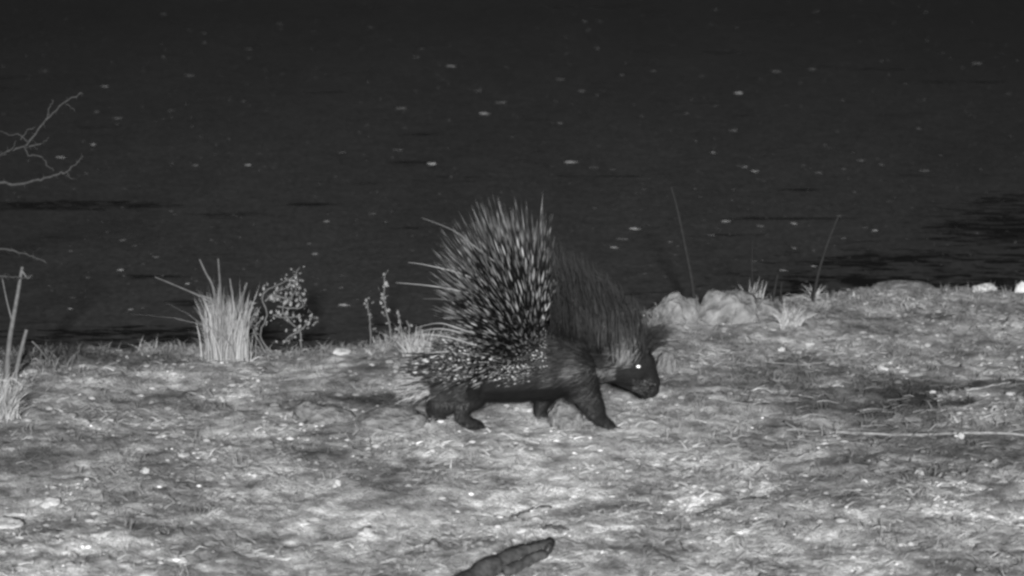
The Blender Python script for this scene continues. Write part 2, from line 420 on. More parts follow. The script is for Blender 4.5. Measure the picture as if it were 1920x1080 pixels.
# gravel and clods nobody could count
gvv = []; gff = []; gtt = []
ico = bmesh.new(); bmesh.ops.create_icosphere(ico, subdivisions=1, radius=1); iv = [v.co.copy() for v in ico.verts]; if_ = [tuple(v.index for v in f.verts) for f in ico.faces]; ico.free()
k = 0
while k < 3800:
    x = random.uniform(-2, 2); y = random.uniform(6.0, 10)
    if abs(x) > y*.19+.2 or y > np.interp(x, SHX, SHY)+.03: continue
    if random.random() > .5+fbm(x, y, 2.2, 2, 31): continue
    r = min(.010, random.lognormvariate(math.log(.0036), .45)); p = Vector((x, y, height(x, y)+r*.2)); base = len(gvv)
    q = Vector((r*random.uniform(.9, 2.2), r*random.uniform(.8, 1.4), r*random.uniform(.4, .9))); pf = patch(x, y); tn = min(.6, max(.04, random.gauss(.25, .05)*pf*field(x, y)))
    if random.random() < .012: tn = random.uniform(.4, .6)
    for v in iv: gvv.append(p + Vector((v.x*q.x, v.y*q.y, v.z*q.z))*random.uniform(.85, 1.15) - p*0 if False else p + Vector((v.x*q.x, v.y*q.y, v.z*q.z))*random.uniform(.8, 1.2)); gtt.append(tn)
    gff += [tuple(base+i for i in f) for f in if_]; k += 1
tag(build('gravel', gvv, gff, M_LIT, attrs={'tone': gtt}), 'fine gravel and clods of soil over the bank', 'gravel', kind='stuff')

# ------------------------------------------------------------------ floating leaves on the water
def flake(name, seed, m):
    r_ = random.Random(seed); n = 8; v = [(0, 0, .18)]; 
    for k in range(n):
        a = 2*math.pi*k/n; rr = r_.uniform(.5, 1.15)
        v.append((math.cos(a)*rr, math.sin(a)*rr*.8, r_.uniform(-.05, .22)))
    v.append((0, 0, -.12)); f = [(0, 1+k, 1+(k+1) % n) for k in range(n)] + [(n+1, 1+(k+1) % n, 1+k) for k in range(n)]
    me = bpy.data.meshes.new(name); me.from_pydata(v, [], f); me.materials.append(m); return me
FM = {c: [flake('floating_leaf', 100*j+i, m) for i in range(4)] for j, (c, m) in enumerate((('b', M_FLB), ('m', M_FLM), ('d', M_FLD)))}
FL = [(1385, 174, 12, 'b'), (908, 213, 14, 'b'), (845, 124, 10, 'b'), (1050, 231, 12, 'm'), (780, 107, 9, 'm'), (810, 307, 14, 'b'), (895, 170, 7, 'm'), (938, 192, 10, 'm'), (750, 203, 11, 'm'),
 (1095, 40, 9, 'm'), (1125, 41, 8, 'm'), (1120, 91, 9, 'm'), (1050, 149, 14, 'm'), (1090, 171, 10, 'm'), (1165, 141, 8, 'm'), (1225, 133, 9, 'd'), (1070, 304, 12, 'b'), (1115, 314, 14, 'd'), (1150, 318, 10, 'd'),
 (745, 281, 9, 'm'), (640, 286, 8, 'm'), (695, 52, 8, 'd'), (305, 27, 7, 'm'), (383, 80, 7, 'm'), (466, 92, 7, 'm'), (355, 142, 13, 'm'), (196, 162, 9, 'b'), (307, 107, 7, 'm'), (220, 222, 15, 'm'), (323, 207, 8, 'm'),
 (180, 210, 7, 'm'), (175, 271, 8, 'b'), (113, 295, 11, 'b'), (82, 133, 8, 'm'), (455, 190, 7, 'm'), (465, 309, 8, 'b'), (525, 45, 8, 'm'), (367, 310, 10, 'm'), (240, 289, 12, 'd'), (487, 289, 8, 'd'),
 (228, 451, 12, 'm'), (253, 461, 7, 'm'), (612, 415, 9, 'b'), (590, 476, 8, 'b'), (226, 506, 9, 'b'), (132, 579, 8, 'b'), (245, 580, 9, 'b'), (292, 482, 10, 'm'), (352, 532, 8, 'b'), (137, 558, 9, 'd'), (580, 457, 9, 'm'), (597, 557, 6, 'd'),
 (645, 572, 15, 'b'), (638, 540, 8, 'm'), (640, 517, 7, 'm'), (697, 401, 8, 'm'), (685, 571, 8, 'm'), (1340, 18, 7, 'm'), (1530, 22, 10, 'm'), (1455, 134, 15, 'm'), (1523, 130, 10, 'm'), (1315, 143, 7, 'm'), (1287, 213, 7, 'm'),
 (1375, 245, 12, 'm'), (1305, 265, 6, 'm'), (1337, 286, 7, 'b'), (1580, 188, 7, 'm'), (1653, 115, 6, 'm'), (1830, 119, 10, 'm'), (1890, 176, 9, 'd'), (1722, 241, 8, 'm'), (1396, 313, 10, 'b'), (1416, 321, 10, 'b'), (1535, 324, 15, 'm'),
 (1505, 311, 7, 'm'), (1582, 317, 8, 'm'), (1614, 301, 11, 'm'), (1652, 309, 9, 'm'), (1732, 320, 9, 'm'), (1313, 369, 7, 'm'), (1602, 360, 6, 'm'), (1668, 377, 8, 'd'), (1361, 415, 12, 'b'), (1426, 424, 11, 'm'), (1489, 419, 11, 'b'),
 (1573, 405, 9, 'm'), (1190, 429, 14, 'b'), (1152, 464, 9, 'b'), (1640, 432, 9, 'b'), (1620, 427, 7, 'm'), (1489, 465, 8, 'b'), (1580, 447, 8, 'm'), (1255, 454, 9, 'm'), (1333, 441, 9, 'm'), (1345, 429, 7, 'd'), (1469, 507, 10, 'b'), (1526, 499, 7, 'b'),
 (1412, 490, 7, 'm'), (1512, 528, 7, 'm'), (1832, 437, 8, 'm'), (1165, 448, 11, 'm'), (1860, 230, 6, 'd'), (1895, 255, 6, 'd'), (1265, 478, 8, 'd'), (760, 240, 9, 'd'), (1115, 390, 8, 'd'), (1205, 345, 7, 'd'), (1600, 30, 6, 'd')]
for _ in range(60):
    px = random.uniform(-40, 1960); py = random.uniform(5, 520)
    FL.append((px, py, random.uniform(4, 8), 'd'))
for px, py, hw, c in FL:
    p = at_z(px, py, WATER_Z+.003)
    if p.y < np.interp(p.x, SHX, SHY)+.25: continue
    s = (p-cam.location).length*K
    o = bpy.data.objects.new('floating_leaf', random.choice(FM[c])); COL.objects.link(o); o.location = p
    r = hw*s*.85; rr = random.uniform(.7, 1.1); o.scale = (r*rr*1.2, r*random.uniform(.4, 1.0), r*.22); o.rotation_euler = (0, 0, random.gauss(0, .3))
    look = {'b': 'bright', 'm': 'grey', 'd': 'faint'}[c]
    reg = 'near the left bank' if (px < 700 and py > 350) else 'near the right bank' if (px >= 1100 and py > 350) else 'on the open water far to the left' if px < 620 else 'on the open water above the porcupine' if px < 1240 else 'on the open water far to the right'
    tag(o, '%s small leaf floating %s' % (look, reg), 'leaf', '%s leaves floating %s' % (look, reg))
sv = []; sf = []; st_ = []
for _ in range(900):
    px = random.uniform(-60, 1980); py = random.uniform(-10, 600); p = at_z(px, py, WATER_Z+.0015)
    if p.y < np.interp(p.x, SHX, SHY)+.2: continue
    q = random.uniform(.002, .006); n = 6; base = len(sv); tn = random.choice((.035, .045, .06, .09))
    a_ = random.uniform(.4, 1.8)
    sv.append(p + Vector((0, 0, .0012))); st_.append(tn)
    for k in range(n):
        a = 2*math.pi*k/n; rr = q*random.uniform(.6, 1.2); sv.append(p + Vector((math.cos(a)*rr*1.5, math.sin(a)*rr*a_, 0))); st_.append(tn)
    sf += [(base, base+1+k, base+1+(k+1) % n) for k in range(n)]
tag(build('floating_scum', sv, sf, M_LIT, attrs={'tone': st_}), 'tiny scum specks scattered over the dark water', 'scum', kind='stuff')
LAND = [('the upper left thorny branch', 90, 250), ('the lower thorny branch', 60, 480), ('the reeds at the left edge', 40, 600), ('the largest grass tuft', 425, 590), ('the twiggy plant', 530, 560), ('the leafy stalks', 725, 570),
 ('the rear quills', 830, 480), ('the topmost quills', 960, 370), ('the bristly crest', 1110, 480), ('the tall dull stem', 1275, 430), ('the thin leaning stem', 1550, 470), ('the dark ripples', 1780, 450), ('the largest crest stone', 1362, 560), ('the upper left corner', 0, 0), ('the upper right corner', 1919, 0), ('the top edge middle', 960, 0)]
from collections import defaultdict
def where(px, py, land):
    n, lx, ly = min(land, key=lambda l: math.hypot(l[1]-px, (l[2]-py)*1.3)); dx, dy = px-lx, (py-ly)*1.3; d = math.hypot(dx, dy)
    a = math.degrees(math.atan2(-dy, dx)) % 360
    di = ['right of', 'up and right of', 'above', 'up and left of', 'left of', 'down and left of', 'below', 'down and right of'][int(((a+22.5) % 360)//45)]
    return ('just ' if d < 60 else '' if d < 120 else 'well ' if d < 200 else 'far ') + di.replace('up and', 'up') .replace('down and', 'down')+ ' ' + n
def relabel(items, land, fmt, cat, grp):
    by = defaultdict(list)
    for o, px, py, look in items: by[fmt.format(look=look, where=where(px, py, land))].append((px, py, o, look))
    for lab, v in by.items():
        v.sort(key=lambda q: q[0])
        names = {1: [""], 2: ["left of two: ", "right of two: "], 3: ["leftmost: ", "middle of three: ", "rightmost: "], 6: ["leftmost: ", "second from left: ", "third from left: ", "third from right: ", "second from right: ", "rightmost: "], 5: ["leftmost: ", "second from left: ", "middle of five: ", "second from right: ", "rightmost: "], 4: ["leftmost: ", "second from left: ", "third from left: ", "rightmost: "]}.get(len(v))
        for k, (px, py, o, look) in enumerate(v): tag(o, (names[k] if names else '')+lab, cat, grp.format(look=look) if names else lab.replace(lab.split()[1], lab.split()[1], 1))
FITEMS = []
for o in [o for o in COL.objects if o.name.startswith('floating_leaf')]:
    v = o.location - cam.location; z = v.y*CP - v.z*SP
    FITEMS.append((o, 960+v.x/z/K, 540-(v.y*SP+v.z*CP)/z/K, o['label'].split(' small')[0]))
relabel(FITEMS, LAND, '{look} leaf floating {where}', 'leaf', '{look} leaves floating on the water')

LAND2 = [('the largest grass tuft', 428, 660), ('the bright tuft at the left edge', 10, 770), ('the porcupine hind feet', 870, 800), ('the porcupine front paws', 1130, 795), ('the dark broken branch', 960, 1050), ('the long pale straw', 1720, 815), ('the stone before the snout', 1252, 680), ('the long low crest stone', 1700, 545), ('the bright short tuft', 1481, 600), ('the lower left corner', 0, 1080), ('the lower right corner', 1919, 1080), ('the curved twig', 1240, 1040), ('the bright oval pebble', 686, 999)]
relabel([q[:4] for q in PITEMS if q[4] not in PLAB], LAND2, 'small {look} pebble lying {where}', 'pebble', 'small {look} pebbles on the bank')

# ------------------------------------------------------------------ grass tufts
def bez(pts, n=7):
    """catmull-rom through px points"""
    P = [pts[0]] + list(pts) + [pts[-1]]; out = []
    for i in range(len(pts)-1):
        p0, p1, p2, p3 = P[i:i+4]
        for k in range(n):
            t_ = k/n; out.append(tuple(.5*((2*p1[j]) + (-p0[j]+p2[j])*t_ + (2*p0[j]-5*p1[j]+4*p2[j]-p3[j])*t_*t_ + (-p0[j]+3*p1[j]-3*p2[j]+p3[j])*t_**3) for j in range(2)))
    out.append(tuple(pts[-1])); return out
def stem(px_pts, y, r0, r1, m, parent, name='stem', dy=0.0, n=4, wob=0.0):
    q = bez(px_pts, n); b_ = Buf(); L = len(q)
    pts = [at_y(a, c, y + dy*i/(L-1)) + rv(wob) for i, (a, c) in enumerate(q)]
    b_.tube(pts, [r0+(r1-r0)*i/(L-1) for i in range(L)], 5)
    return b_.obj(name, m, parent), pts
def tuft(px, py, wpx, hpx, n, tone, label, stems=(), blade_w=.004, lean=.35, m_stem=None, stray=.2):
    p = on_ground(px, py); root = thing('grass_tuft', label, 'grass', p, 'grass tufts along the bank')
    s = (p-cam.location).length*K; b_ = Buf()
    for _ in range(n):
        u = random.gauss(0, .42); q = p + Vector((u*wpx*s*.5, random.gauss(0, .4)*wpx*s*.5, -.005)); L = hpx*s*random.betavariate(2.2, 2)*(1.12 - .35*math.exp(-((u-.15)/.18)**2))
        tn = tone*random.uniform(.6, 1.3)
        up_blade(b_, q, L, blade_w*random.uniform(.7, 1.4), Vector((u*lean+random.gauss(0, lean*.9), random.gauss(0, lean*.9), 0)) if random.random() > stray else Vector((random.gauss(0, .8), random.gauss(0, .5), 0)), tn, 5)
    o = b_.obj('blades', M_GRASS, root); o['kind'] = 'stuff'
    for st in stems:
        pts_, r = st[0], st[1]
        stem(pts_, p.y, r*s, r*.4*s, m_stem or M_STEM, root, 'stem', random.uniform(-.04, .04))
    return root
tuft(426, 668, 70, 138, 1300, .24, 'largest thick pale grass tuft standing on the left bank crest', [
    ([(408, 600), (400, 540), (386, 512), (374, 486)], 3.2), ([(416, 600), (413, 540), (409, 485)], 3.2), ([(440, 610), (436, 560), (431, 522)], 3), ([(448, 620), (452, 570), (463, 530)], 3.5),
    ([(415, 580), (385, 560), (345, 542), (290, 519)], 2.2), ([(412, 575), (395, 560), (370, 553)], 3)], .0034, .12, None, .05)
tuft(278, 662, 44, 36, 90, .20, 'small low grass tuft left of the largest tuft', [], .004, .9)
tuft(2, 782, 58, 95, 900, .30, 'brightest grass tuft cut by the left edge at the foot of the reeds', [], .003, .4)
tuft(785, 668, 60, 70, 160, .22, 'soft pale grass tuft just behind the porcupine tail', [], .005, .5)
tuft(1481, 612, 34, 50, 150, .30, 'bright short grass tuft below the crest right of the crest stones', [], .005, .5)
tuft(1414, 575, 30, 62, 110, .22, 'pointed grass tuft growing behind the largest crest stone', [([(1412, 560), (1410, 500), (1411, 450)], 1.6)], .004, .35, M_STEMD)
tuft(1526, 562, 20, 40, 60, .20, 'small grass tuft at the foot of the tall leaning stem', [], .004, .35)
tuft(1320, 560, 30, 50, 40, .09, 'thin dull grass tuft between the two crest stones', [([(1302, 556), (1318, 530), (1334, 490)], 3.0), ([(1322, 540), (1335, 515), (1330, 490)], 2.2)], .004, .35, M_STEMD)
tuft(100, 690, 90, 60, 60, .10, 'dull sparse grass tuft right of the reeds at the left', [([(60, 640), (75, 655), (90, 676), (92, 690)], 1.6)], .003, .7)
tuft(700, 660, 40, 22, 60, .18, 'low ragged grass tuft at the foot of the leafy stalks', [], .004, .8)
tuft(1010, 790, 60, 14, 60, .26, 'short ragged grass tuft under the porcupine belly', [], .004, 1.0)
# tall stems at the right crest and reeds at the left
def reed(label, pts_list, name='dry_stem', cat='plant', m=M_STEMD, grp='tall thin stems on the bank crest'):
    p = on_ground(*pts_list[0][0][0]); root = thing(name, label, cat, p, grp); s = (p-cam.location).length*K
    for pts, r, rt in pts_list: stem(pts, p.y, r*s, rt*s, m, root, 'stem', random.uniform(-.03, .03))
    return root
reed('tall dull stem rising from between the crest stones', [([(1303, 572), (1296, 520), (1280, 440), (1268, 385), (1258, 350)], 4.0, 2.2)])
reed('tall thin stem leaning right on the crest beside the dark ripples', [([(1524, 566), (1535, 510), (1552, 455), (1572, 405)], 3.4, 1.6)])
reed('faint short stem between the pointed tuft and the leaning stem', [([(1448, 572), (1453, 540), (1458, 515)], 2.6, 1.6), ([(1466, 572), (1464, 548), (1466, 528)], 2.0, 1.2)])
reed('two pale jointed reeds at the left edge of the bank', [([(12, 712), (18, 640), (30, 570), (42, 500)], 6.0, 3.0), ([(28, 714), (36, 672), (44, 640), (50, 618)], 5.0, 3.2), ([(40, 505), (52, 522), (60, 515)], 1.8, 1), ([(22, 600), (12, 560), (4, 520)], 1.8, 1)], 'reed', 'reed', M_STEM, 'reeds at the left edge')

# ------------------------------------------------------------------ leafy plants
leaf_me = []
for k in range(3):
    r_ = random.Random(k); v = [(0, 0, 0), (-.38, .35, .06), (0, .4, .0), (.38, .35, .06), (-.30, .75, .03), (0, .8, .04), (.30, .75, .05), (0, 1.15, .12)]
    v = [(a+r_.gauss(0, .03), b_+r_.gauss(0, .03), c+r_.gauss(0, .04)) for a, b_, c in v]
    f = [(0, 2, 1), (0, 3, 2), (1, 2, 5, 4), (2, 3, 6, 5), (4, 5, 7), (5, 6, 7)]
    leaf_me.append(mesh('leaf', v, f, M_LEAF))
def leaves(pts, root, n, size, spread=.006):
    for _ in range(n):
        p = random.choice(pts) + rv(spread)
        o = bpy.data.objects.new('leaf', random.choice(leaf_me)); place(o, root, p)
        s_ = size*random.uniform(.6, 1.3); o.scale = (s_, s_, s_); o.rotation_euler = (random.uniform(-.4, 1.9), random.uniform(-.7, .7), random.uniform(0, 6.28))
p = on_ground(520, 662); root = thing('twiggy_plant', 'twiggy arching plant with small pale leaves right of the largest tuft', 'plant', p)
paths = [[(508, 662), (488, 630), (500, 590), (492, 560), (500, 545), (530, 530), (552, 518), (560, 502)], [(565, 655), (562, 620), (545, 605), (530, 580), (545, 560), (555, 540), (556, 515)],
         [(500, 665), (478, 625), (470, 600), (485, 580), (466, 576), (458, 582)], [(562, 620), (575, 606), (585, 596)], [(560, 622), (540, 632), (530, 645)], [(497, 565), (512, 552), (540, 560), (560, 545)], [(520, 575), (548, 578), (566, 575), (562, 555)],
 [(505, 560), (525, 556), (548, 566)], [(512, 590), (535, 596), (562, 592)], [(515, 545), (535, 542), (556, 530)], [(490, 600), (480, 610), (466, 612)]]
for q in paths:
    o, pts = stem(q, p.y, 2.0*M, 1.0*M, M_STEM, root, 'twig', random.uniform(-.05, .05), 5, .0012)
    leaves(pts[len(pts)//4:], root, 30, .0105, .012)
p = on_ground(728, 655); root = thing('leafy_stalk', 'tallest upright knobbly leafy stalk left of the porcupine', 'plant', p, 'leafy stalks left of the porcupine')
for q, n in ([[(735, 658), (728, 600), (720, 560), (722, 512)], 34], [[(735, 650), (750, 610), (745, 590)], 10], [[(760, 660), (768, 620), (762, 600)], 8]):
    o, pts = stem(q, p.y, 2.2*M, 1.2*M, M_STEM, root, 'stem', .02, 6, .001); leaves(pts[3:], root, n, .013, .007)
p = on_ground(694, 655); root = thing('leafy_stalk', 'shorter leafy stalk left of the tallest one', 'plant', p, 'leafy stalks left of the porcupine')
o, pts = stem([(693, 655), (695, 610), (690, 580), (688, 560)], p.y, 1.8*M, 1.0*M, M_STEM, root, 'stem', .02, 6, .001); leaves(pts[4:], root, 18, .012, .005)

# ------------------------------------------------------------------ thorn bush reaching in from the left
yb = 7.9; pb = on_ground(-420, 745); yb = pb.y
root = thing('thorn_bush', 'bare thorny bush reaching thin forked branches in at the upper left', 'bush', pb)
BR = [([(-420, 745), (-400, 600), (-330, 430), (-120, 320)], 8, 4.8, 'branch'), ([(-120, 320), (-60, 300), (0, 293), (20, 282), (48, 275), (78, 269)], 4.5, 1.6, 'branch'),
      ([(48, 275), (70, 245), (100, 212), (122, 192), (152, 173)], 2.6, 1.3, 'branch'), ([(88, 225), (92, 205), (100, 188)], 1.7, .9, 'twig'), ([(122, 196), (132, 200), (140, 208)], 1.2, .6, 'twig'),
      ([(55, 270), (35, 252), (20, 254), (0, 246)], 1.5, .8, 'twig'), ([(38, 262), (52, 245), (68, 238)], 1.6, .7, 'twig'), ([(78, 269), (92, 258)], 1.4, .7, 'twig'),
      ([(48, 278), (54, 290), (74, 292), (92, 312), (102, 320)], 2.0, 1.0, 'twig'), ([(-350, 450), (-60, 335), (0, 342), (30, 346), (70, 339), (100, 330), (124, 322), (140, 308), (158, 292)], 4, 1.2, 'branch'),
      ([(124, 322), (134, 334), (145, 338)], 1, .5, 'twig'), ([(-390, 560), (-80, 460), (0, 466), (30, 470), (60, 480), (88, 492)], 3.4, 1.2, 'branch'), ([(-405, 640), (-60, 520), (0, 518), (20, 519), (45, 522), (60, 515)], 3, 1, 'branch'), ([(0, 292), (22, 280), (30, 262)], 1.5, .8, 'twig')]
for q, r0, r1, nm in BR:
    o, pts = stem(q, yb, r0*M*.9, r1*M*.9, M_BARKP, root, nm, random.uniform(-.03, .03), 5, .0015)
    if nm == 'branch' and r0 < 5:
        tb = Buf()
        for _ in range(14):
            i = random.randrange(2, len(pts)); d = Vector((random.gauss(0, .6), random.gauss(0, .6), random.choice((-1, 1)))).normalized()
            tb.tube([pts[i], pts[i]+d*.006, pts[i]+d*.014], [.0011, .0007, .0002], 4)
        to = tb.obj('thorns', M_BARKP, o); to['kind'] = 'stuff'

# ------------------------------------------------------------------ sticks and straws on the ground
def lying(name, label, cat, pxs, r0, r1, m, grp=None, z=.004, n=5, wob=.0015):
    b_ = Buf(); q = bez(pxs, n); pts = [on_ground(a, c) + Vector((0, 0, z)) + rv(wob) for a, c in q]; L = len(pts)
    b_.tube(pts, [(r0+(r1-r0)*i/(L-1))*random.uniform(.88, 1.12) for i in range(L)], 8)
    o = b_.obj(name, m, None, pts[0]); tag(o, label, cat, grp); return o
lying('branch', 'thick dark broken branch lying at the bottom edge', 'branch', [(850, 1116), (905, 1082), (965, 1050), (1036, 1024)], .034, .013, M_BARK, None, .010)
lying('bark_slab', 'dark curved piece of bark against the broken branch', 'bark', [(945, 1078), (985, 1062), (1012, 1046), (1030, 1030)], .016, .013, M_BARK, None, .006)
lying('stick', 'short dark stick lying above the broken branch', 'stick', [(1018, 993), (1045, 991), (1068, 995)], .0045, .003, M_BARK, 'dark sticks on the ground')
lying('stick', 'short dark stick on the ground left of the broken branch', 'stick', [(760, 1043), (778, 1041), (795, 1039)], .004, .003, M_BARK, 'dark sticks on the ground')
lying('stick', 'dark stick on the pale ground below the porcupine front legs', 'stick', [(1308, 968), (1325, 962), (1342, 960)], .004, .003, M_BARK, 'dark sticks on the ground')
lying('stick', 'thin dark curved twig low on the bank, right of the broken branch', 'stick', [(1208, 1028), (1222, 1030), (1245, 1044), (1268, 1056)], .005, .003, M_BARK, 'dark sticks on the ground')
lying('stick', 'thin dark twig in the pale grass below the porcupine front paw', 'stick', [(960, 972), (985, 962), (1010, 952), (1035, 954)], .004, .003, M_BARK, 'dark sticks on the ground')
lying('straw', 'long pale straw lying across the dark grass at the right', 'straw', [(1555, 812), (1640, 816), (1720, 818), (1800, 814), (1880, 815), (1960, 822)], .0042, .0038, M_STRAW, 'pale straws at the right', .004, 5, .0005)
lying('straw', 'pale straw lying higher near the right edge of the bank', 'straw', [(1858, 761), (1890, 760), (1940, 758)], .0025, .002, M_STRAW, 'pale straws at the right', .008)
lying('straw', 'slanting pale straw in the dark grass above the longest straw', 'straw', [(1810, 738), (1850, 730), (1893, 722)], .003, .002, M_STRAW, 'pale straws at the right', .010)
lying('straw', 'short pale straw left of the longest straw, in line with it', 'straw', [(1470, 795), (1500, 812), (1545, 812)], .003, .002, M_STRAW, 'pale straws at the right', .008)
lying('straw', 'pale straw on the right bank under the crest tuft', 'straw', [(1430, 684), (1500, 688), (1560, 684), (1600, 688)], .002, .0012, M_STRAW, 'pale straws at the right', .008)

# ================================================================== PORCUPINE
feet = Vector((at_y(985, 800, Y0).x, Y0, height(at_y(985, 800, Y0).x, Y0)))
pc = thing('porcupine', 'dark porcupine with raised black and white quills walking right along the bank', 'porcupine', feet)
def Q(px, py, dy=0.0): return at_y(px, py, Y0+dy)
def capsule(bm, a, b_, ra, rb, sy=1.0, rings=8, seg=16):
    """closed tapered capsule a->b, width in depth scaled by sy"""
    d = (b_-a); L = d.length; d = d.normalized() if L > 1e-6 else Vector((0, 0, 1)); u = d.orthogonal().normalized(); w_ = d.cross(u)
    prof = []
    for i in range(rings+1):
        t_ = -math.pi/2 + math.pi/2*i/rings; prof.append((a + d*ra*math.sin(t_), ra*math.cos(t_)))
    for i in range(rings+1):
        t_ = math.pi/2*i/rings; prof.append((b_ + d*rb*math.sin(t_), rb*math.cos(t_)))
    prev = None
    cy = lambda c, v: Vector((v.x, c.y + (v.y-c.y)*sy, v.z))
    first = bm.verts.new(prof[0][0]); 
    for c, r in prof[1:-1]:
        ring = [bm.verts.new(cy(c, c + (u*math.cos(2*math.pi*k/seg)+w_*math.sin(2*math.pi*k/seg))*max(r, 1e-5))) for k in range(seg)]
        if prev is None:
            for k in range(seg): bm.faces.new((first, ring[(k+1) % seg], ring[k]))
        else:
            for k in range(seg): bm.faces.new((prev[k], prev[(k+1) % seg], ring[(k+1) % seg], ring[k]))
        prev = ring
    last = bm.verts.new(prof[-1][0])
    for k in range(seg): bm.faces.new((prev[k], prev[(k+1) % seg], last))
def joints(bm, lst, sy=1.0):
    for i in range(len(lst)-1):
        (a, ra), (b_, rb) = lst[i], lst[i+1]; capsule(bm, a, b_, ra*M, rb*M, sy)
bm = bmesh.new()
joints(bm, [(Q(858, 700), 52), (Q(905, 688), 64), (Q(970, 683), 69), (Q(1030, 680), 66), (Q(1078, 682), 54), (Q(1120, 680), 40)], 1.18)
joints(bm, [(Q(1110, 676), 40), (Q(1160, 682), 37), (Q(1188, 692), 33)], .95)        # neck, cheeks
joints(bm, [(Q(1176, 668), 34), (Q(1200, 682), 29), (Q(1212, 712), 24), (Q(1219, 730), 17)], .82)  # skull, blunt muzzle
joints(bm, [(Q(1168, 706), 20), (Q(1195, 724), 14), (Q(1210, 740), 8)], .8)   # jaw
joints(bm, [(Q(1228, 714), 10), (Q(1226, 732), 10)], 1.5)                                              # nose pad
joints(bm, [(Q(850, 712), 34), (Q(805, 705), 16), (Q(786, 706), 8)])                                  # tail root
# legs (near = towards the viewer, negative dy)
NH, FH = -.068, .075
joints(bm, [(Q(880, 700, NH), 46), (Q(886, 738, NH), 30), (Q(866, 768, NH), 16), (Q(864, 782, NH), 12.5), (Q(884, 794, NH), 10.5), (Q(900, 797, NH), 7.5)])
joints(bm, [(Q(858, 704, FH), 50), (Q(836, 742, FH), 33), (Q(818, 764, .06), 21), (Q(812, 780, .05), 12), (Q(826, 788, .05), 9), (Q(840, 790, .05), 6)])
joints(bm, [(Q(850, 706, -.03), 48), (Q(842, 738, -.01), 36), (Q(824, 764, .04), 21)])
joints(bm, [(Q(1080, 695, -.055), 42), (Q(1100, 738, -.06), 27), (Q(1116, 768, -.06), 20), (Q(1126, 786, -.06), 13), (Q(1146, 797, -.06), 7.5)])
joints(bm, [(Q(1045, 700, .05), 40), (Q(1024, 738, .065), 22), (Q(1015, 760, .065), 15.5), (Q(1012, 773, .065), 12.5), (Q(1024, 779, .065), 7)])
# toes
def toes(cx, cy, dy, n=4, L=11, r=3.6):
    out = []
    for k in range(n):
        oy = dy + (k-(n-1)/2)*.0095; a = Q(cx, cy, oy); e = Q(cx+L, cy+3, dy + (k-(n-1)/2)*.0125); joints(bm, [(a, r), (e, r*.75)]); out.append(e)
    return out
TO = toes(898, 798, NH) + toes(838, 791, .05) + toes(1144, 798, -.06) + toes(1022, 780, .065, 4, 8)
bmesh.ops.recalc_face_normals(bm, faces=bm.faces)
tmp = bpy.data.meshes.new('tmp'); bm.to_mesh(tmp); bm.free(); to_ = bpy.data.objects.new('tmp', tmp); COL.objects.link(to_)
md = to_.modifiers.new('r', 'REMESH'); md.mode = 'VOXEL'; md.voxel_size = .0042
md = to_.modifiers.new('s', 'SMOOTH'); md.factor = .5; md.iterations = 5
dg = bpy.context.evaluated_depsgraph_get(); ev = to_.evaluated_get(dg); bmesh_ = bpy.data.meshes.new_from_object(ev)
bpy.data.objects.remove(to_)
bmesh_.name = 'body'; bmesh_.transform(Matrix.Translation(-feet)); bmesh_.materials.clear(); bmesh_.materials.append(M_SKIN)
bmesh_.polygons.foreach_set('use_smooth', [True]*len(bmesh_.polygons))
body = bpy.data.objects.new('body', bmesh_); place(body, pc, feet)
print('body tris', len(bmesh_.polygons)*2)

# pixel coordinates of a world point, to know where on the coat we are
FEETG = Buf()
def px_of(p):
    v = p - cam.location; z = v.y*CP - v.z*SP; x = v.x; y = v.y*SP + v.z*CP
    return 960 + x/z/K, 540 - y/z/K
for (fx, fy, fd) in ((885, 806, NH-.02), (860, 806, NH-.02), (1140, 805, -.075), (1110, 806, -.075), (830, 792, FH), (1015, 788, .05)):
    gb_ = at_z(fx, fy, 0)
    for _ in range(26):
        p = Vector((gb_.x+random.gauss(0, .03), gb_.y-abs(random.gauss(0, .012)), 0)); p.z = height(p.x, p.y)-.002
        up_blade(FEETG, p, random.uniform(.012, .026), random.uniform(.002, .0035), Vector((random.gauss(0, 1.2), random.gauss(0, .5), 0)), random.uniform(.06, .16), 3)
tag(FEETG.obj('trampled_grass', M_LIT), 'short dry grass around the porcupine feet', 'grass', kind='stuff')
# --- claws, eye, ear, whiskers
for e in TO:
    cb = Buf(); cb.tube([e, e+Vector((.009, 0, .001)), e+Vector((.017, 0, -.005))], [.0032, .0024, .0006], 6); cb.obj('claw', M_CLAW, pc)
def ball(name, c, r, m, parent, sc=(1, 1, 1), sub=3):
    bm_ = bmesh.new(); bmesh.ops.create_icosphere(bm_, subdivisions=sub, radius=r); me = bpy.data.meshes.new(name); bm_.to_mesh(me); bm_.free(); me.materials.append(m)
    me.polygons.foreach_set('use_smooth', [True]*len(me.polygons)); o = bpy.data.objects.new(name, me); place(o, parent, c); o.scale = sc; return o
bvh = None
from mathutils.bvhtree import BVHTree
bvh = BVHTree.FromPolygons([v.co+feet for v in bmesh_.vertices], [tuple(p.vertices) for p in bmesh_.polygons])
def hit(px, py):
    r = ray(px, py).normalized(); loc, nor, idx, d = bvh.ray_cast(cam.location, r); return loc, nor
loc, nor = hit(1197, 687)
eye = ball('eye', loc - nor*.0020, .0072, M_EYE, pc, (1, .8, .72)); eye['label'] = 'small eye shining bright white'
lid = ball('eyelid', loc - nor*.0068, .0108, M_EYED, pc, (1.1, .7, .95))
loc, nor = hit(1150, 678)
eb = Buf(); c = loc
for a in range(14):
    pass
rings = []
ev_ = []; ef_ = []
n_e = 12
